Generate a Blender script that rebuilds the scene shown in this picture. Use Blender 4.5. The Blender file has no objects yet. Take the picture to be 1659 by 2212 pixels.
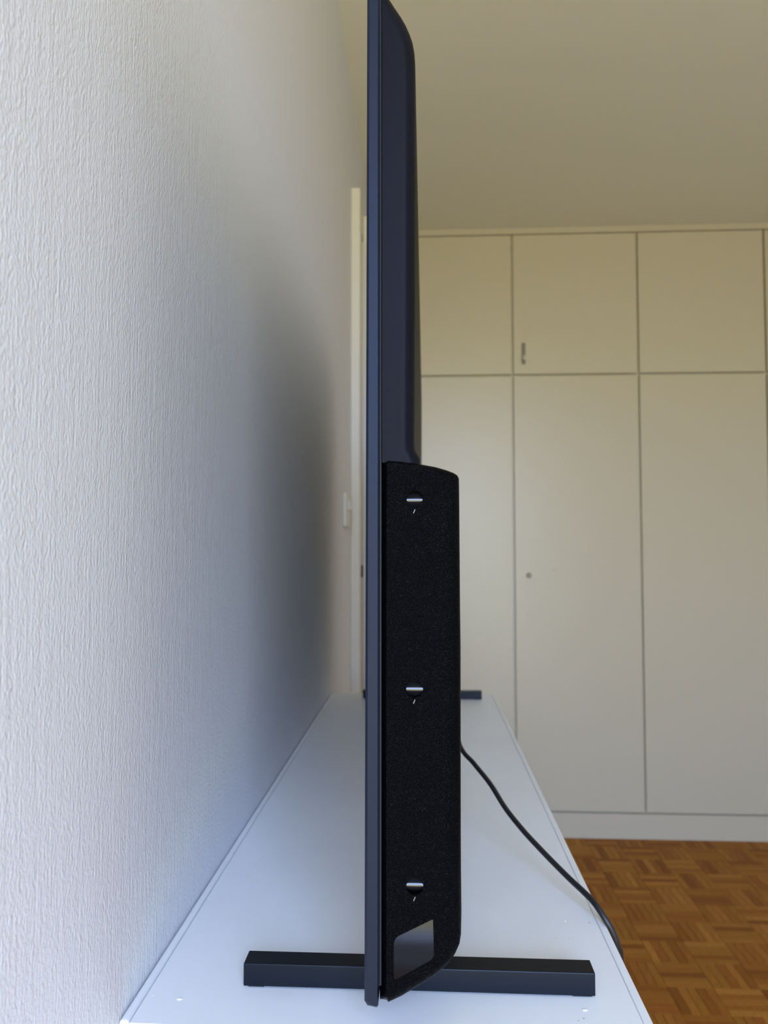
import bpy, bmesh, math, random
from mathutils import Vector, Matrix

random.seed(7)
scene = bpy.context.scene
C = scene.collection

# ------------------------------------------------------------------ camera
IMG_W, IMG_H, F_PX = 1659.0, 2212.0, 1661.0
CAM_H = 1.172
PITCH = math.atan(80.0 / F_PX)
YAW = math.atan(87.5 / F_PX * math.cos(PITCH))
cam_d = bpy.data.cameras.new('camera')
cam = bpy.data.objects.new('camera', cam_d)
C.objects.link(cam)
cam.location = (0, 0, CAM_H)
cam.rotation_euler = (math.pi / 2 + PITCH, 0, YAW)
cam_d.sensor_fit = 'VERTICAL'
cam_d.sensor_height = 36.0
cam_d.lens = F_PX / IMG_H * 36.0
cam_d.clip_start = 0.02
cam_d.dof.use_dof = True
cam_d.dof.focus_distance = 0.56
cam_d.dof.aperture_fstop = cam_d.lens / 2.8
scene.camera = cam
CAM_R = cam.rotation_euler.to_matrix()
CAM_P = Vector(cam.location)


def ray(px, py):
    return CAM_R @ Vector(((px - IMG_W / 2) / F_PX, -(py - IMG_H / 2) / F_PX, -1.0))


def at_y(px, py, y):
    d = ray(px, py)
    return CAM_P + d * (y / d.y)


def at_z(px, py, z):
    d = ray(px, py)
    return CAM_P + d * ((z - CAM_H) / d.z)


def at_x(px, py, x):
    d = ray(px, py)
    return CAM_P + d * (x / d.x)


def project(p):
    v = CAM_R.transposed() @ (Vector(p) - CAM_P)
    return (IMG_W / 2 - v.x / v.z * F_PX, IMG_H / 2 + v.y / v.z * F_PX)


# ------------------------------------------------------------------ room measures (metres, floor at z = 0)
WALL_X = -0.2116
RIGHT_X = 2.2
BACK_Y = -1.15
WARD_Y = 3.21
CEIL_Z = CAM_H + 1.356
BOARD_Z = CAM_H - 0.325
WIN_X0, WIN_X1, WIN_Z0, WIN_Z1 = -0.205, 0.80, 0.03, 2.40

# ------------------------------------------------------------------ world: overcast sky above, garden green below the horizon
world = bpy.data.worlds.new('daylight')
scene.world = world
world.use_nodes = True
wn = world.node_tree
wn.nodes.clear()
w_out = wn.nodes.new('ShaderNodeOutputWorld')
w_bg = wn.nodes.new('ShaderNodeBackground')
w_tc = wn.nodes.new('ShaderNodeTexCoord')
w_sep = wn.nodes.new('ShaderNodeSeparateXYZ')
w_map = wn.nodes.new('ShaderNodeMapRange')
w_ramp = wn.nodes.new('ShaderNodeValToRGB')
wn.links.new(w_tc.outputs['Generated'], w_sep.inputs[0])
wn.links.new(w_sep.outputs['Z'], w_map.inputs['Value'])
w_map.inputs['From Min'].default_value = -1
w_map.inputs['From Max'].default_value = 1
wn.links.new(w_map.outputs['Result'], w_ramp.inputs['Fac'])
els = w_ramp.color_ramp.elements
els[0].position = 0.0
els[0].color = (0.44, 0.415, 0.25, 1)
els[1].position = 1.0
els[1].color = (0.50, 0.75, 1.36, 1)
e = els.new(0.49)
e.color = (0.50, 0.48, 0.31, 1)
e = els.new(0.56)
e.color = (0.58, 0.80, 1.30, 1)
wn.links.new(w_ramp.outputs['Color'], w_bg.inputs['Color'])
w_bg.inputs['Strength'].default_value = 6.5
wn.links.new(w_bg.outputs[0], w_out.inputs['Surface'])

# the window opening guides the daylight sampling
pl = bpy.data.lights.new('window_back_offscreen', 'AREA')
pl.shape = 'RECTANGLE'
pl.size = WIN_X1 - WIN_X0
pl.size_y = WIN_Z1 - WIN_Z0
pl.cycles.is_portal = True
po = bpy.data.objects.new('window_back_offscreen', pl)
C.objects.link(po)
po.location = ((WIN_X0 + WIN_X1) / 2, BACK_Y - 0.06, (WIN_Z0 + WIN_Z1) / 2)
po.rotation_euler = (math.pi / 2, 0, 0)

vs = scene.view_settings
vs.view_transform = 'Standard'
vs.look = 'None'
vs.gamma = 1.0
vs.use_curve_mapping = False
vs.exposure = 1.33


# ------------------------------------------------------------------ helpers
def mat(name, color, rough=0.5, metal=0.0, spec=0.5, bump=None, mottle=None, emit=None):
    """bump / mottle: list of (scale xyz, noise scale, detail, strength, distance)"""
    m = bpy.data.materials.new(name)
    m.use_nodes = True
    nt = m.node_tree
    b = nt.nodes['Principled BSDF']
    b.inputs['Base Color'].default_value = (*color, 1)
    b.inputs['Roughness'].default_value = rough
    b.inputs['Metallic'].default_value = metal
    b.inputs['Specular IOR Level'].default_value = spec
    tc = nt.nodes.new('ShaderNodeTexCoord')
    prev = None
    for (sc, ns, det, strength, dist) in (bump or []):
        mp = nt.nodes.new('ShaderNodeMapping')
        mp.inputs['Scale'].default_value = sc
        nt.links.new(tc.outputs['Object'], mp.inputs[0])
        no = nt.nodes.new('ShaderNodeTexNoise')
        no.inputs['Scale'].default_value = ns
        no.inputs['Detail'].default_value = det
        nt.links.new(mp.outputs[0], no.inputs['Vector'])
        bp = nt.nodes.new('ShaderNodeBump')
        bp.inputs['Strength'].default_value = strength
        bp.inputs['Distance'].default_value = dist
        nt.links.new(no.outputs['Fac'], bp.inputs['Height'])
        if prev:
            nt.links.new(prev.outputs[0], bp.inputs['Normal'])
        prev = bp
    if prev:
        nt.links.new(prev.outputs[0], b.inputs['Normal'])
    if mottle:
        sc, ns, det, amt = mottle
        mp = nt.nodes.new('ShaderNodeMapping')
        mp.inputs['Scale'].default_value = sc
        nt.links.new(tc.outputs['Object'], mp.inputs[0])
        no = nt.nodes.new('ShaderNodeTexNoise')
        no.inputs['Scale'].default_value = ns
        no.inputs['Detail'].default_value = det
        nt.links.new(mp.outputs[0], no.inputs['Vector'])
        rp = nt.nodes.new('ShaderNodeValToRGB')
        rp.color_ramp.elements[0].position = 0.3
        rp.color_ramp.elements[1].position = 0.7
        rp.color_ramp.elements[0].color = (*[c * (1 - amt) for c in color], 1)
        rp.color_ramp.elements[1].color = (*[min(1, c * (1 + amt)) for c in color], 1)
        nt.links.new(no.outputs['Fac'], rp.inputs[0])
        nt.links.new(rp.outputs[0], b.inputs['Base Color'])
    if emit:
        b.inputs['Emission Color'].default_value = (*emit[0], 1)
        b.inputs['Emission Strength'].default_value = emit[1]
    return m


def link(name, me, material=None, parent=None, loc=None):
    o = bpy.data.objects.new(name, me)
    C.objects.link(o)
    if material:
        for m_ in (material if isinstance(material, list) else [material]):
            me.materials.append(m_)
    if loc:
        o.location = loc
    if parent:
        o.parent = parent
    return o


def bm_obj(name, bm, material, parent=None, smooth=None):
    bmesh.ops.recalc_face_normals(bm, faces=bm.faces[:])
    me = bpy.data.meshes.new(name)
    bm.to_mesh(me)
    bm.free()
    if smooth is not None:
        me.shade_smooth()
        me.set_sharp_from_angle(angle=math.radians(smooth))
    return link(name, me, material, parent)


def box(bm, x0, x1, y0, y1, z0, z1, bevel=0.0, seg=2):
    r = bmesh.ops.create_cube(bm, size=1.0)
    vs_ = r['verts']
    for v in vs_:
        v.co = Vector(((x0 + x1) / 2 + v.co.x * (x1 - x0), (y0 + y1) / 2 + v.co.y * (y1 - y0), (z0 + z1) / 2 + v.co.z * (z1 - z0)))
    if bevel > 0:
        es = list({e_ for v in vs_ for e_ in v.link_edges})
        bmesh.ops.bevel(bm, geom=es, offset=bevel, segments=seg, affect='EDGES', profile=0.5)


def box_obj(name, x0, x1, y0, y1, z0, z1, material, parent=None, bevel=0.0, seg=2):
    bm = bmesh.new()
    box(bm, x0, x1, y0, y1, z0, z1, bevel, seg)
    return bm_obj(name, bm, material, parent)


def structure(o):
    o['kind'] = 'structure'
    return o


def tag(o, label, cat, group=None):
    o['label'] = label
    o['category'] = cat
    if group:
        o['group'] = group
    return o


def empty(name, loc):
    o = bpy.data.objects.new(name, None)
    C.objects.link(o)
    o.location = loc
    o.empty_display_size = 0.05
    return o


def adopt(child, root):
    """parent while keeping world coordinates (mesh data are in world space)"""
    child.parent = root
    child.matrix_parent_inverse = Matrix.Translation(-Vector(root.location))
    return child


# ------------------------------------------------------------------ materials
M = {}
M['plaster'] = mat('white_rough_plaster', (0.80, 0.795, 0.82), 0.62, spec=0.3, bump=[
    ((1, 1.0, 0.08), 300, 2.0, 0.5, 0.0008),
    ((1, 1.0, 0.65), 430, 4.0, 0.9, 0.0008),
    ((1, 1.0, 0.8), 60, 2.0, 0.2, 0.0012)])
M['ceiling'] = mat('ceiling_paint', (0.84, 0.82, 0.70), 0.8, spec=0.2, bump=[((1, 1, 1), 300, 2, 0.2, 0.0005)])
M['room_paint'] = mat('room_paint', (0.84, 0.83, 0.79), 0.8, spec=0.2)
M['wardrobe'] = mat('cream_gloss_paint', (0.64, 0.58, 0.43), 0.36, spec=0.9)
M['trim'] = mat('white_door_paint', (0.76, 0.72, 0.63), 0.4, bump=[((1, 1, 1), 60, 2, 0.05, 0.002)])
M['board'] = mat('brushed_white_furniture_paint', (0.89, 0.895, 0.90), 0.36, spec=0.5, bump=[
    ((1.0, 0.12, 1), 260, 3, 0.10, 0.0008), ((1, 1, 1), 18, 3, 0.12, 0.003), ((1, 1, 1), 900, 1, 0.06, 0.0003)],
    mottle=((1, 0.6, 1), 9, 4, 0.03))
M['bezel'] = mat('blue_black_metal', (0.012, 0.016, 0.030), 0.40, metal=0.2, spec=0.12, bump=[((1, 1, 1), 2600, 2, 0.25, 0.00012)])
M['cover'] = mat('matt_black_steel', (0.005, 0.005, 0.009), 0.46, spec=0.07, bump=[((1, 1, 1), 2600, 2, 0.22, 0.00012)])
M['housing'] = mat('grained_black_plastic', (0.002, 0.002, 0.0025), 0.26, spec=0.03, bump=[((1, 1, 1), 1700, 2.5, 1.0, 0.0007)])
# polished tips of the moulded grain
_nt = M['housing'].node_tree
_no = _nt.nodes.new('ShaderNodeTexNoise')
_no.inputs['Scale'].default_value = 1900
_no.inputs['Detail'].default_value = 1.5
_tc = _nt.nodes.new('ShaderNodeTexCoord')
_nt.links.new(_tc.outputs['Object'], _no.inputs['Vector'])
_mr = _nt.nodes.new('ShaderNodeMapRange')
_mr.inputs['From Min'].default_value = 0.58
_mr.inputs['From Max'].default_value = 0.72
_mr.inputs['To Min'].default_value = 0.012
_mr.inputs['To Max'].default_value = 0.24
_nt.links.new(_no.outputs['Fac'], _mr.inputs['Value'])
_nt.links.new(_mr.outputs['Result'], _nt.nodes['Principled BSDF'].inputs['Specular IOR Level'])
M['gloss_black'] = mat('gloss_black', (0.004, 0.004, 0.005), 0.06, spec=0.22)
M['recess'] = mat('polished_black_recess', (0.03, 0.03, 0.035), 0.10, metal=0.6, spec=0.9)
M['tick'] = mat('grey_print', (0.22, 0.22, 0.24), 0.4)
M['leg'] = mat('black_stand_metal', (0.007, 0.010, 0.016), 0.36, metal=0.2, spec=0.18, bump=[((1, 1, 1), 2600, 2, 0.2, 0.0001)])
M['rubber'] = mat('black_rubber', (0.012, 0.012, 0.014), 0.7)
M['screen'] = mat('dark_screen_glass', (0.004, 0.004, 0.005), 0.12, spec=0.6)
M['cable'] = mat('black_cable_sheath', (0.014, 0.014, 0.016), 0.42, spec=0.5)
M['old_metal'] = mat('tarnished_nickel', (0.20, 0.18, 0.14), 0.4, metal=0.9)
M['bright_metal'] = mat('bright_key_metal', (0.88, 0.85, 0.78), 0.35, metal=0.3)
M['dark_latch'] = mat('dark_latch_steel', (0.03, 0.022, 0.016), 0.45, metal=0.6)
M['switch'] = mat('switch_plastic', (0.72, 0.70, 0.62), 0.35)
M['rocker'] = mat('white_rocker_plastic', (0.86, 0.86, 0.86), 0.3)
M['subfloor'] = mat('dark_floor_joint', (0.055, 0.028, 0.010), 0.8)
M['frame_white'] = mat('white_window_frame', (0.80, 0.80, 0.80), 0.4)
WOODS = []
for i, c in enumerate([(0.36, 0.132, 0.017), (0.42, 0.165, 0.024), (0.31, 0.105, 0.013), (0.47, 0.195, 0.031), (0.27, 0.088, 0.011), (0.38, 0.152, 0.019), (0.35, 0.118, 0.016)]):
    WOODS.append(mat('oak_parquet_%s' % 'abcdefg'[i], c, 0.5, spec=0.10,
                     bump=[((14, 1, 1), 30, 3, 0.05, 0.001)], mottle=((10, 1.2, 1), 16, 4, 0.16)))
glass = bpy.data.materials.new('window_glass')
glass.use_nodes = True
gn = glass.node_tree
gn.nodes.clear()
g_out = gn.nodes.new('ShaderNodeOutputMaterial')
g_mix = gn.nodes.new('ShaderNodeMixShader')
g_t = gn.nodes.new('ShaderNodeBsdfTransparent')
g_g = gn.nodes.new('ShaderNodeBsdfGlossy')
g_g.inputs['Roughness'].default_value = 0.02
g_mix.inputs[0].default_value = 0.06
gn.links.new(g_t.outputs[0], g_mix.inputs[1])
gn.links.new(g_g.outputs[0], g_mix.inputs[2])
gn.links.new(g_mix.outputs[0], g_out.inputs[0])

# ------------------------------------------------------------------ the room shell
T = 0.12
fl = structure(box_obj('floor', WALL_X - T, RIGHT_X + T, BACK_Y - T, WARD_Y + 0.7, -0.12, -0.008, M['subfloor']))
structure(box_obj('ceiling', WALL_X - T, RIGHT_X + T, BACK_Y - T, WARD_Y + 0.7, CEIL_Z, CEIL_Z + T, M['ceiling']))
# left wall with the doorway left open for the door
DOOR_Y0, DOOR_Y1, DOOR_Z = 2.245, 3.06, CAM_H + 0.965
bm = bmesh.new()
box(bm, WALL_X - T, WALL_X, BACK_Y - T, DOOR_Y0, -0.008, CEIL_Z)
box(bm, WALL_X - T, WALL_X, DOOR_Y1, WARD_Y + 0.7, -0.008, CEIL_Z)
box(bm, WALL_X - T, WALL_X, DOOR_Y0, DOOR_Y1, DOOR_Z, CEIL_Z)
wl = structure(bm_obj('wall_left', bm, M['plaster']))
bm = bmesh.new()
box(bm, WALL_X - 1.2, WALL_X - 1.1, DOOR_Y0 - 0.3, DOOR_Y1 + 0.3, -0.008, CEIL_Z)
box(bm, WALL_X - 1.1, WALL_X - T, DOOR_Y0 - 0.3, DOOR_Y0 - 0.2, -0.008, CEIL_Z)
box(bm, WALL_X - 1.1, WALL_X - T, DOOR_Y1 + 0.2, DOOR_Y1 + 0.3, -0.008, CEIL_Z)
box(bm, WALL_X - 1.1, WALL_X - T, DOOR_Y0 - 0.2, DOOR_Y1 + 0.2, CEIL_Z, CEIL_Z + 0.1)
box(bm, WALL_X - 1.1, WALL_X - T, DOOR_Y0 - 0.2, DOOR_Y1 + 0.2, -0.1, -0.008)
structure(bm_obj('wall_hall', bm, M['room_paint']))
structure(box_obj('wall_right', RIGHT_X, RIGHT_X + T, BACK_Y - T, WARD_Y + 0.7, -0.008, CEIL_Z, M['room_paint']))
structure(box_obj('wall_far', WALL_X, RIGHT_X, WARD_Y + 0.6, WARD_Y + 0.7, -0.008, CEIL_Z, M['room_paint']))
bm = bmesh.new()
box(bm, WALL_X, WIN_X0, BACK_Y - T, BACK_Y, -0.008, CEIL_Z)
box(bm, WIN_X1, RIGHT_X, BACK_Y - T, BACK_Y, -0.008, CEIL_Z)
box(bm, WIN_X0, WIN_X1, BACK_Y - T, BACK_Y, -0.008, WIN_Z0)
box(bm, WIN_X0, WIN_X1, BACK_Y - T, BACK_Y, WIN_Z1, CEIL_Z)
structure(bm_obj('wall_back', bm, M['room_paint']))

# window behind the camera, it is where the daylight enters
bm = bmesh.new()
fy0, fy1, fw = BACK_Y - 0.09, BACK_Y - 0.03, 0.045
box(bm, WIN_X0, WIN_X0 + fw, fy0, fy1, WIN_Z0, WIN_Z1)
box(bm, WIN_X1 - fw, WIN_X1, fy0, fy1, WIN_Z0, WIN_Z1)
box(bm, WIN_X0 + fw, WIN_X1 - fw, fy0, fy1, WIN_Z0, WIN_Z0 + fw)
box(bm, WIN_X0 + fw, WIN_X1 - fw, fy0, fy1, WIN_Z1 - fw, WIN_Z1)
win = structure(bm_obj('window_1', bm, M['frame_white']))
for (a, b_) in ((WIN_X0 + fw, WIN_X1 - fw),):
    box_obj('pane', a, b_, BACK_Y - 0.062, BACK_Y - 0.058, WIN_Z0 + fw, WIN_Z1 - fw, glass, win)

# door casing and the door standing ajar beside the wardrobe
cas_y = DOOR_Y0 - 0.05
bm = bmesh.new()
cx1 = at_y(777.5, 800, cas_y).x
ctop = at_y(768, 405, cas_y).z
box(bm, WALL_X, cx1, cas_y, DOOR_Y0, 0, ctop, 0.002, 1)
tr = structure(bm_obj('trim_1', bm, M['trim']))
box_obj('head_casing', WALL_X, cx1 - 0.002, DOOR_Y0, DOOR_Y1, DOOR_Z, ctop - 0.002, M['trim'], tr, 0.002, 1)
box_obj('far_casing', WALL_X, cx1, DOOR_Y1, DOOR_Y1 + 0.06, 0, ctop, M['trim'], tr, 0.002, 1)

leaf_y = 2.37
lx0 = at_y(775, 900, leaf_y).x
ltop = at_y(785, 466, leaf_y).z
L = 0.695
bm = bmesh.new()
box(bm, 0, 0.04, 0, L, 0.006, ltop, 0.002, 1)
door = structure(bm_obj('door_1', bm, M['trim']))
door.location = (lx0, leaf_y, 0)
door.rotation_euler = (0, 0, math.radians(0.6))
lz0 = at_y(784, 1247, leaf_y).z
lz1 = at_y(784, 1221, leaf_y).z
box_obj('lock_plate', 0.004, 0.036, -0.0012, 0.004, lz0 - 0.09, lz1 + 0.06, M['switch'], door, 0.0006, 1)
box_obj('latch', 0.0015, 0.014, -0.009, 0.002, lz0, lz1, M['dark_latch'], door, 0.002, 1)
bm = bmesh.new()
box(bm, 0.04, 0.046, 0.035, 0.075, lz0 - 0.11, lz1 + 0.08, 0.002, 1)
hd = bm_obj('handle_plate', bm, M['old_metal'], door, 35)
bm = bmesh.new()
box(bm, 0.046, 0.085, 0.048, 0.062, lz1 - 0.012, lz1 + 0.002, 0.003)
box(bm, 0.073, 0.087, 0.05, 0.16, lz1 - 0.014, lz1 + 0.004, 0.004)
bm_obj('door_handle', bm, M['old_metal'], hd, 35)

# ------------------------------------------------------------------ parquet floor: squares of five oak strips
SQ, NS = 0.1225, 5
SW = SQ / NS
GAP = 0.0005


def strip_mesh(name, along_x, material):
    lx, ly = (SQ, SW) if along_x else (SW, SQ)
    x, y, c, h = lx / 2 - GAP, ly / 2 - GAP, 0.0008, 0.008
    v = [(-x, -y, -h), (x, -y, -h), (x, y, -h), (-x, y, -h),
         (-x, -y, -c), (x, -y, -c), (x, y, -c), (-x, y, -c),
         (-x + c, -y + c, 0), (x - c, -y + c, 0), (x - c, y - c, 0), (-x + c, y - c, 0)]
    f = [(8, 9, 10, 11)]
    for a in range(4):
        b2 = (a + 1) % 4
        f.append((a, b2, b2 + 4, a + 4))
        f.append((a + 4, b2 + 4, b2 + 8, a + 8))
    me = bpy.data.meshes.new(name)
    me.from_pydata(v, [], f)
    me.materials.append(material)
    return me


strip_meshes = {(ax, k): strip_mesh('parquet_strip', ax, WOODS[k]) for ax in (True, False) for k in range(len(WOODS))}
spots = []
nx = int((RIGHT_X - WALL_X) / SQ) + 1
ny = int((WARD_Y + 0.05 - BACK_Y) / SQ) + 1
for ix in range(nx):
    for iy in range(ny):
        ax = (ix + iy) % 2 == 0
        cx = WALL_X + (ix + 0.5) * SQ
        cy = BACK_Y + (iy + 0.5) * SQ
        for k in range(NS):
            o_ = (k - 2) * SW
            p = (cx, cy + o_) if ax else (cx + o_, cy)
            if p[0] > RIGHT_X - SQ / 2 or p[1] > WARD_Y + 0.04:
                continue
            spots.append((p[0], p[1], ax, random.choice([0, 0, 1, 1, 2, 3, 4, 5, 5, 6]), random.uniform(-0.0003, 0.0001)))


def seen(x, y):
    if y < 0.7:
        return False
    u, v = project((x, y, 0))
    return 0 < u < IMG_W + 10 and v < IMG_H + 10 and u > 1409 - 0.479 * (IMG_H - v) - 8


vis = sorted([s for s in spots if seen(s[0], s[1])], key=lambda s: s[0] ** 2 + s[1] ** 2)[:300]
vis_set = set((s[0], s[1]) for s in vis)
for (x, y, ax, k, dz) in vis:
    o = bpy.data.objects.new('parquet_strip', strip_meshes[(ax, k)])
    C.objects.link(o)
    o.location = (x, y, dz)
    o.parent = fl
V, Fc, MI = [], [], []
for (x, y, ax, k, dz) in spots:
    if (x, y) in vis_set:
        continue
    me = strip_meshes[(ax, k)]
    b0 = len(V)
    V.extend([(v.co.x + x, v.co.y + y, v.co.z + dz) for v in me.vertices])
    for p in me.polygons:
        Fc.append(tuple(b0 + i for i in p.vertices))
        MI.append(k)
me = bpy.data.meshes.new('parquet_field')
me.from_pydata(V, [], Fc)
for w in WOODS:
    me.materials.append(w)
me.polygons.foreach_set('material_index', MI)
pf = link('parquet_field', me, None, fl)
pf['kind'] = 'stuff'

# ------------------------------------------------------------------ built-in wardrobe
WX0 = WALL_X + 0.002
ward = empty('wardrobe', ((WX0 + RIGHT_X) / 2, WARD_Y + 0.3, 0))
tag(ward, 'cream painted built-in wardrobe with tall and short doors reaching up to the ceiling', 'wardrobe')


def wpart(name, x0, x1, y0, y1, z0, z1, m_, parent=None, bevel=0.0, seg=2):
    o = box_obj(name, x0, x1, y0, y1, z0, z1, m_, None, bevel, seg)
    if parent is None:
        adopt(o, ward)
    else:
        o.parent = parent
    return o


z_split = (at_y(1108, 811, WARD_Y).z + at_y(1500, 805.5, WARD_Y).z) / 2
z_head = at_y(1375, 500, WARD_Y).z
z_foot = at_y(1396, 1754.5, WARD_Y).z
seam0 = at_y(1107.5, 810, WARD_Y).x
dw = at_y(1379.5, 808, WARD_Y).x - seam0
G = 0.0045
wpart('carcass', WX0, RIGHT_X - 0.002, WARD_Y + 0.021, WARD_Y + 0.59, z_foot - 0.01, CEIL_Z - 0.001, M['wardrobe'])
wpart('header_rail', WX0, RIGHT_X - 0.002, WARD_Y, WARD_Y + 0.0205, z_head, CEIL_Z - 0.001, M['wardrobe'])
wpart('plinth', WX0, RIGHT_X - 0.002, WARD_Y + 0.006, WARD_Y + 0.05, 0.0005, z_foot - 0.0105, M['wardrobe'])
xs = []
x = seam0 - dw
xs = [x + i * dw for i in range(9) if x + i * dw < RIGHT_X - 0.02]
wpart('filler_strip', WX0, xs[0] - G, WARD_Y, WARD_Y + 0.0205, z_foot - 0.01, z_head - 0.001, M['wardrobe'])
for i, xa in enumerate(xs):
    xb = xs[i + 1] if i + 1 < len(xs) else RIGHT_X - 0.004
    up = wpart('upper_door', xa + G, xb - G, WARD_Y, WARD_Y + 0.0205, z_split + G, z_head - G, M['wardrobe'], None, 0.0015, 2)
    lo = wpart('lower_door', xa + G, xb - G, WARD_Y, WARD_Y + 0.0205, z_foot, z_split - G, M['wardrobe'], None, 0.0015, 2)
    if i == 1:
        a = at_y(1126.5, 741, WARD_Y)
        b2 = at_y(1135, 787, WARD_Y)
        wpart('lock_escutcheon', a.x, b2.x, WARD_Y - 0.003, WARD_Y + 0.001, b2.z, a.z, M['old_metal'], up, 0.001, 2)
        kc = at_y(1132, 776, WARD_Y)
        bm = bmesh.new()
        # ring-shaped key bow
        R_, r_ = 0.0078, 0.0028
        rings = []
        for k in range(20):
            t = 2 * math.pi * k / 20
            ring = []
            for j in range(8):
                u = 2 * math.pi * j / 8
                rr = R_ + r_ * math.cos(u)
                ring.append(bm.verts.new((kc.x + rr * math.cos(t) * 0.75, WARD_Y - 0.024 + r_ * math.sin(u) + rr * math.cos(t) * 0.5, kc.z + rr * math.sin(t))))
            rings.append(ring)
        for k in range(20):
            for j in range(8):
                bm.faces.new((rings[k][j], rings[(k + 1) % 20][j], rings[(k + 1) % 20][(j + 1) % 8], rings[k][(j + 1) % 8]))
        box(bm, kc.x - 0.0022, kc.x + 0.0022, WARD_Y - 0.022, WARD_Y + 0.002, kc.z - 0.0022, kc.z + 0.0022)
        key = bm_obj('key', bm, M['bright_metal'], None, 40)
        key.parent = up
        kp = at_y(1143, 1243, WARD_Y)
        bm = bmesh.new()
        bmesh.ops.create_cone(bm, cap_ends=True, segments=20, radius1=0.011, radius2=0.008, depth=0.007,
                              matrix=Matrix.Translation((kp.x, WARD_Y - 0.003, kp.z)) @ Matrix.Rotation(math.pi / 2, 4, 'X'))
        bmesh.ops.create_cone(bm, cap_ends=True, segments=16, radius1=0.004, radius2=0.006, depth=0.018,
                              matrix=Matrix.Translation((kp.x, WARD_Y - 0.012, kp.z)) @ Matrix.Rotation(math.pi / 2, 4, 'X'))
        kn = bm_obj('lock_knob', bm, M['old_metal'], None, 40)
        kn.parent = lo
        cp = at_y(1198, 1230, WARD_Y)
        bm = bmesh.new()
        bmesh.ops.create_cone(bm, cap_ends=True, segments=18, radius1=0.008, radius2=0.006, depth=0.003,
                              matrix=Matrix.Translation((cp.x, WARD_Y - 0.001, cp.z)) @ Matrix.Rotation(math.pi / 2, 4, 'X'))
        cv = bm_obj('screw_cap', bm, M['wardrobe'], None, 40)
        cv.parent = lo

# ------------------------------------------------------------------ light switch on the rough wall
s0 = at_x(747.5, 1100, WALL_X + 0.008)
s1 = at_x(757.0, 1100, WALL_X + 0.008)
sz1 = at_y(745, 1064, s0.y).z
sz0 = at_y(745, 1137, s0.y).z
sw = empty('light_switch', (WALL_X, (s0.y + s1.y) / 2, sz0))
tag(sw, 'cream surface-mounted light switch with white rocker on the rough wall beside the door', 'light switch')
adopt(box_obj('switch_plate', WALL_X, WALL_X + 0.009, s0.y, s1.y, sz0, sz1, M['switch'], None, 0.002, 2), sw)
rz1, rz0 = at_y(752, 1082, s0.y + 0.05).z, at_y(752, 1102, s0.y + 0.05).z
adopt(box_obj('rocker', WALL_X + 0.009, WALL_X + 0.0125, s0.y + 0.03, s1.y - 0.025, rz0, rz1, M['rocker'], None, 0.0015, 2), sw)

# ------------------------------------------------------------------ white sideboard
BX0, BX1 = WALL_X + 0.001, 0.1558
BY0 = at_z(300, 2211, BOARD_Z).y
BY1 = at_z(1068, 1500, BOARD_Z).y
sb = empty('sideboard', ((BX0 + BX1) / 2, (BY0 + BY1) / 2, 0))
tag(sb, 'long white brush-painted sideboard standing against the rough wall under the television', 'sideboard')
LIP = 0.0065
adopt(box_obj('top_panel', BX0 + LIP + 0.0006, BX1 - LIP - 0.0002, BY0, BY1, BOARD_Z - 0.022, BOARD_Z, M['board'], None, 0.0004, 1), sb)
adopt(box_obj('back_lipping', BX0, BX0 + LIP, BY0, BY1, BOARD_Z - 0.022, BOARD_Z + 0.0012, M['board'], None, 0.0022, 3), sb)
adopt(box_obj('front_lipping', BX1 - LIP, BX1, BY0 - 0.001, BY1 + 0.001, BOARD_Z - 0.022, BOARD_Z + 0.0003, M['board'], None, 0.0009, 3), sb)
adopt(box_obj('carcass', BX0 + 0.004, BX1 - 0.03, BY0 + 0.02, BY1 - 0.02, 0.07, BOARD_Z - 0.0225, M['board'], None, 0.002, 2), sb)
adopt(box_obj('plinth', BX0 + 0.02, BX1 - 0.06, BY0 + 0.05, BY1 - 0.05, 0.0005, 0.0695, M['board'], None, 0.002, 2), sb)
# dried drips and chips in the paint of the top
bm = bmesh.new()
for (px, py, r) in ((388, 2158, 0.0022), (1263, 2182, 0.0020), (1221, 1990, 0.0008), (1342, 2090, 0.0009), (330, 2150, 0.0007)):
    p = at_z(px, py, BOARD_Z)
    bmesh.ops.create_icosphere(bm, subdivisions=2, radius=1.0, matrix=Matrix.Translation((p.x, p.y, BOARD_Z)) @ Matrix.Diagonal((r, r * 0.75, r * 0.35, 1)))
dr = bm_obj('paint_drips', bm, M['board'], None, 60)
dr['kind'] = 'stuff'
adopt(dr, sb)
bm = bmesh.new()
for (px, py, r) in ((1273, 1993, 0.0007), (1201, 2026, 0.0005), (1361, 2142, 0.0007), (1228, 2027, 0.0004), (1261, 2200, 0.0006), (1250, 2205, 0.0005)):
    p = at_z(px, py, BOARD_Z)
    bmesh.ops.create_icosphere(bm, subdivisions=1, radius=1.0, matrix=Matrix.Translation((p.x, p.y, BOARD_Z)) @ Matrix.Diagonal((r, r * 0.8, r * 0.3, 1)))
dr = bm_obj('dirt_specks', bm, M['old_metal'], None, 60)
dr['kind'] = 'stuff'
adopt(dr, sb)

# ------------------------------------------------------------------ television, screen turned to the wall
YT, YF = 0.5164, 1.738
tv = empty('television', (-0.01, (YT + YF) / 2, BOARD_Z))
tag(tv, 'large black flat television seen from its side, standing on the white sideboard', 'television')


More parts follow.
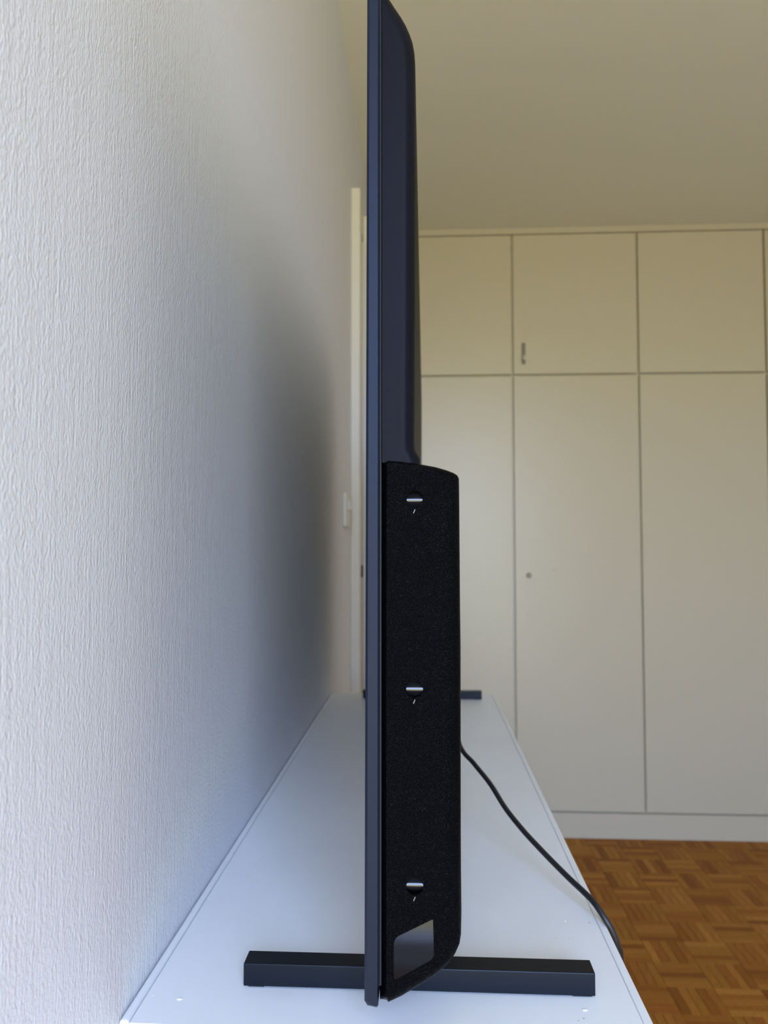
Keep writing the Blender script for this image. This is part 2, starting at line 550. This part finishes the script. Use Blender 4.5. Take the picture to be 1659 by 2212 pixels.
def loft(name, outer, offs, lin, yn, yf, r, n, material, smooth=32):
    """outer: px profile on plane yn+r; offs: px offset to the inner near-face outline; far end mirrors the near one"""
    P = [at_y(u, v, yn + r) for (u, v) in outer]
    Q = [at_y(u + du, v + dv, yn) for (u, v), (du, dv) in zip(outer, offs)]
    bm_ = bmesh.new()
    rings_ = []
    for side in (0, 1):
        rr_ = []
        for s in range(n + 1):
            a_ = s / n * math.pi / 2
            yy = r * (1 - math.cos(a_))
            row = []
            for p_, q_, l_ in zip(P, Q, lin):
                fr = (1 - yy / r) if l_ else (1 - math.sin(a_))
                xx = p_.x + (q_.x - p_.x) * fr
                zz = p_.z + (q_.z - p_.z) * fr
                row.append(bm_.verts.new((xx, (yn + yy) if side == 0 else (yf - yy), zz)))
            rr_.append(row)
        rings_.append(rr_)
    caps = []
    for yy in (yn, yf):     # flat margin so the end faces keep exact normals
        caps.append([bm_.verts.new((p_.x + (q_.x - p_.x) * 1.12, yy, p_.z + (q_.z - p_.z) * 1.12)) for p_, q_ in zip(P, Q)])
    seq = [caps[0]] + rings_[0] + rings_[1][::-1] + [caps[1]]
    m_ = len(outer)
    for ra, rb in zip(seq[:-1], seq[1:]):
        for k_ in range(m_):
            bm_.faces.new((ra[k_], ra[(k_ + 1) % m_], rb[(k_ + 1) % m_], rb[k_]))
    bm_.faces.new(seq[0])
    bm_.faces.new(seq[-1][::-1])
    o_ = bm_obj(name, bm_, material, None, smooth)
    return adopt(o_, tv)


# front frame
fo = [(793.5, -46), (820.5, -46), (820.3, 1000), (819.6, 2129), (817.2, 2131), (817, 2173), (813.5, 2176), (794, 2172), (787.2, 2161), (790.5, 1000)]
fi = [(5, 2), (-4.5, 2), (-4.5, 0), (-4.5, 0), (-2.5, 0), (-2, -1), (-1, -2), (3, -2), (5.5, -1), (5, 0)]
loft('front_frame', fo, fi, [True] * len(fo), YT, YF, 0.0018, 1, M['bezel'], 25)
# screen glass on the side facing the wall
bm = bmesh.new()
sv = []
for yy in (YT + 0.006, YF - 0.006):
    for (u, v) in ((793.1, -36), (796.5, -36), (791.5, 2140), (786.95, 2140)):
        p = at_y(u, v, YT)
        sv.append(bm.verts.new((p.x, yy, p.z)))
bm.faces.new(sv[0:4])
bm.faces.new(sv[4:8][::-1])
for k in range(4):
    bm.faces.new((sv[k], sv[(k + 1) % 4], sv[4 + (k + 1) % 4], sv[4 + k]))
adopt(bm_obj('screen', bm, M['screen'], None), tv)
# chassis seen as the dark joint behind the frame
adopt(box_obj('chassis', at_y(816, 1500, YT).x, at_y(822.5, 1500, YT).x, YT + 0.006, YF - 0.005, at_y(820, 2140, YT).z, at_y(820, -36, YT).z, M['rubber']), tv)
# upper back cover
co = [(824.5, -30), (828, -20), (837, 0), (846, 12), (854, 24), (867, 43), (878, 62), (886, 80), (892, 98), (895.5, 118), (897, 140), (897.5, 170),
      (897.5, 400), (896.8, 700), (895.5, 940), (895.5, 962), (897, 974), (901, 981), (905, 987), (907.5, 993), (908, 1000), (908, 1006), (824.5, 999)]
ci = [(1, 4), (-1, 7), (-7, 10), (-13, 11), (-16, 12), (-18, 12), (-20, 10), (-22, 8), (-24, 6), (-25, 4), (-26, 2), (-26, 0),
      (-26, 0), (-26, 0), (-26, 0), (-26, 0), (-26, 0), (-26, 0), (-26, 0), (-26, 0), (-26, 0), (-26, 0), (1, 0)]
loft('back_cover', co, ci, [False] * len(co), YT + 0.0035, YF - 0.0035, 0.0115, 8, M['cover'], 40)
# lower housing with speakers
ho = [(822.8, 996), (828, 994.5), (838, 996), (860, 997.5), (883, 1000), (910, 1004), (941, 1009.5), (964, 1016), (980, 1022), (988, 1027), (991.5, 1034), (992, 1065), (994, 1320),
      (995, 1400), (995.5, 1800), (996, 1876), (997, 1967), (996, 2017), (993, 2035), (984, 2055), (975, 2070), (962.5, 2082), (941, 2100), (905, 2122),
      (868.5, 2144), (839.5, 2157), (832, 2159), (820.5, 2158), (821.5, 1500)]
hi = [(13, 4), (11, 4), (2, 4), (0, 4), (0, 5), (-2, 6), (-12, 8), (-22, 9), (-32, 10), (-38, 10), (-40, 6), (-40, 0), (-40, 0),
      (-40, 0), (-40, 0), (-40, 0), (-40, -2), (-38, -6), (-34, -10), (-27, -12), (-20, -12), (-14, -11), (-9, -9), (-6, -8),
      (-4, -7), (0, -6), (4, -5), (14, -4), (13, 0)]
hl = [True, True] + [False] * 24 + [True, True, True]
hous = loft('lower_housing', ho, hi, hl, YT, YF, 0.0115, 8, M['housing'], 40)


def outline_prism(points, y0, y1):
    bm_ = bmesh.new()
    a_ = [bm_.verts.new((p.x, y0, p.z)) for p in points]
    b_ = [bm_.verts.new((p.x, y1, p.z)) for p in points]
    n_ = len(points)
    for k_ in range(n_):
        bm_.faces.new((a_[k_], a_[(k_ + 1) % n_], b_[(k_ + 1) % n_], b_[k_]))
    bm_.faces.new(a_)
    bm_.faces.new(b_[::-1])
    bmesh.ops.recalc_face_normals(bm_, faces=bm_.faces[:])
    return bm_


def rounded(pts, radii, seg=5):
    out = []
    n_ = len(pts)
    for k_ in range(n_):
        p0, p1, p2 = Vector(pts[k_ - 1]), Vector(pts[k_]), Vector(pts[(k_ + 1) % n_])
        d0 = (p0 - p1).normalized() * radii[k_]
        d2 = (p2 - p1).normalized() * radii[k_]
        for s in range(seg + 1):
            t = s / seg
            out.append((p1 + d0) * (1 - t) ** 2 + p1 * 2 * t * (1 - t) + (p1 + d2) * t ** 2)
    return out


hole_c = [(895.5, 1078, 17.5), (895.5, 1489, 18.5), (896, 1915, 18.5)]
win_px = rounded([(850, 2027), (936, 1985), (938.5, 2072), (850, 2121)], [14, 4, 12, 8])
cutters = []
for (u, v, r) in hole_c:
    pts = [at_y(u + r * math.cos(2 * math.pi * k / 40), v + r * math.sin(2 * math.pi * k / 40), YT) for k in range(40)]
    cutters.append(outline_prism(pts, YT - 0.01, YT + 0.0095))
cutters.append(outline_prism([at_y(q.x, q.y, YT) for q in win_px], YT - 0.01, YT + 0.0008))
cut_objs = []
for cb in cutters:
    me = bpy.data.meshes.new('cutter')
    cb.to_mesh(me)
    cb.free()
    co_ = bpy.data.objects.new('cutter', me)
    C.objects.link(co_)
    cut_objs.append(co_)
    md = hous.modifiers.new('cut', 'BOOLEAN')
    md.operation = 'DIFFERENCE'
    md.solver = 'EXACT'
    md.object = co_
dg = bpy.context.evaluated_depsgraph_get()
new_me = bpy.data.meshes.new_from_object(hous.evaluated_get(dg))
hous.modifiers.clear()
hous.data = new_me
new_me.shade_smooth()
new_me.set_sharp_from_angle(angle=math.radians(32))
for co_ in cut_objs:
    bpy.data.objects.remove(co_, do_unlink=True)


def sub(o_, parent):
    o_.parent = parent
    return o_


K = YT / F_PX
for (u, v, r) in hole_c:
    c = at_y(u, v, YT)
    R_ = r * K * 1.0
    bm = bmesh.new()
    # glossy horizontal rod clipped to the round hole
    rings = []
    rr = R_ * 0.985
    for j in range(49):
        zz = -rr + 2 * rr * j / 48
        hw = math.sqrt(max(0, rr * rr - zz * zz)) + 1e-5
        rho = rr * 0.52
        off = zz + rr * 0.10
        if abs(off) < rho * 0.8:
            yy = YT + 0.0052 - math.sqrt(rho * rho - off * off)
        else:
            yy = YT + 0.0052 - rho * 0.6 + (abs(off) - rho * 0.8) * 1.15
        rings.append([bm.verts.new((c.x - hw + 2 * hw * k / 8, yy, c.z + zz)) for k in range(9)])
    for j in range(48):
        for k in range(8):
            bm.faces.new((rings[j][k], rings[j][k + 1], rings[j + 1][k + 1], rings[j + 1][k]))
    ins = bm_obj('screw_recess', bm, M['recess'], None, 60)
    for p in ins.data.polygons:
        if p.normal.y > 0:
            ins.data.flip_normals()
            break
    sub(ins, hous)
    a, b2 = at_y(u + 1, v + 22.5, YT), at_y(u - 2.6, v + 31, YT)
    d = (b2 - a)
    nrm = Vector((-d.z, 0, d.x)).normalized() * 0.00022
    bm = outline_prism([a - nrm, a + nrm, b2 + nrm, b2 - nrm], YT - 0.0002, YT + 0.0003)
    sub(bm_obj('tick_mark', bm, M['tick'], None), hous)
bm = outline_prism([at_y(q.x, q.y, YT) for q in rounded([(850.6, 2027.8), (935.4, 1986.2), (937.8, 2071.5), (850.6, 2120)], [14, 4, 12, 8])], YT + 0.0004, YT + 0.002)
sub(bm_obj('gloss_sensor_window', bm, M['gloss_black'], None), hous)

# stand: two bars on rubber pads
LEGZ0, LEGZ1 = BOARD_Z + 0.0015, CAM_H - 0.3072
lxa = at_y(526, 2080, 0.580).x
lxb = at_y(1286, 2100, 0.580).x
bm = bmesh.new()
box(bm, lxa, lxb, 0.580, 0.5987, LEGZ0, LEGZ1, 0.0007, 2)
leg = adopt(bm_obj('stand_leg', bm, M['leg'], None), tv)
pads = []
for (a, b2) in ((lxa + 0.003, lxa + 0.0155), (lxb - 0.0165, lxb - 0.002)):
    bm = bmesh.new()
    box(bm, a, b2, 0.5812, 0.5975, BOARD_Z + 0.0002, LEGZ0 + 0.0005, 0.0006, 1)
    pads.append(sub(bm_obj('foot_pad', bm, M['rubber'], None), leg))
bm = bmesh.new()
box(bm, -0.024, 0.004, 0.5815, 0.5972, LEGZ1 - 0.001, LEGZ1 + 0.035, 0.002, 2)
neck = sub(bm_obj('stand_neck', bm, M['leg'], None), leg)
dy = at_z(1043, 1512, BOARD_Z).y - 0.580
leg2 = leg.copy()
C.objects.link(leg2)
leg2.parent = tv
leg2.matrix_parent_inverse = leg.matrix_parent_inverse.copy()
leg2.location = leg.location + Vector((0, dy, 0))
for ch in pads + [neck]:
    c2 = ch.copy()
    C.objects.link(c2)
    c2.parent = leg2

# ------------------------------------------------------------------ power cable from the back of the set over the edge
pts = [Vector((0.029, 1.06, CAM_H - 0.195)), Vector((0.034, 1.01, CAM_H - 0.207)), at_y(994, 1611, 0.94)]
for (u, v, y) in ((1023.5, 1649, 0.905), (1059, 1693.5, 0.865), (1092, 1746, 0.83), (1131, 1795, 0.797), (1167, 1834, 0.772), (1196, 1864, 0.754),
                  (1228, 1896, 0.735), (1260, 1926, 0.716), (1278, 1944, 0.7055), (1292, 1962, 0.6965), (1307, 1985, 0.690), (1320, 2006, 0.688),
                  (1330, 2029, 0.688), (1335.5, 2048, 0.690), (1340, 2072, 0.694)):
    pts.append(at_y(u, v, y))
last = pts[-1]
pts += [Vector((last.x, last.y + 0.004, last.z - 0.06)), Vector((last.x - 0.004, last.y + 0.01, 0.3)), Vector((last.x, last.y + 0.02, 0.08)),
        Vector((last.x + 0.02, last.y + 0.05, 0.0035)), Vector((last.x + 0.01, last.y + 0.3, 0.0035))]
CR = 0.0027


def catmull(ps, n_=10):
    out = []
    for k_ in range(len(ps) - 1):
        p0 = ps[max(0, k_ - 1)]
        p1, p2 = ps[k_], ps[k_ + 1]
        p3 = ps[min(len(ps) - 1, k_ + 2)]
        for s in range(n_):
            t = s / n_
            out.append(0.5 * ((2 * p1) + (p2 - p0) * t + (2 * p0 - 5 * p1 + 4 * p2 - p3) * t * t + (3 * p1 - p0 - 3 * p2 + p3) * t ** 3))
    out.append(ps[-1])
    return out


def tube(bm_, path, r, n_=12):
    prev_n = Vector((0, 0, 1))
    rows = []
    for k_, p in enumerate(path):
        d_ = (path[min(k_ + 1, len(path) - 1)] - path[max(k_ - 1, 0)]).normalized()
        nn = (prev_n - d_ * prev_n.dot(d_)).normalized()
        bb = d_.cross(nn)
        prev_n = nn
        rows.append([bm_.verts.new(p + nn * (r * math.cos(2 * math.pi * j / n_)) + bb * (r * math.sin(2 * math.pi * j / n_))) for j in range(n_)])
    for ra, rb in zip(rows[:-1], rows[1:]):
        for j in range(n_):
            bm_.faces.new((ra[j], ra[(j + 1) % n_], rb[(j + 1) % n_], rb[j]))
    bm_.faces.new(rows[0][::-1])
    bm_.faces.new(rows[-1])


bm = bmesh.new()
tube(bm, catmull(pts), CR)
cb = bm_obj('power_cable', bm, M['cable'], None, 60)
plug = box_obj('plug', 0.0258, 0.037, 1.045, 1.078, CAM_H - 0.208, CAM_H - 0.184, M['cable'], cb, 0.003, 2)
tag(cb, 'thin black power cable running from the television over the sideboard edge', 'cable')
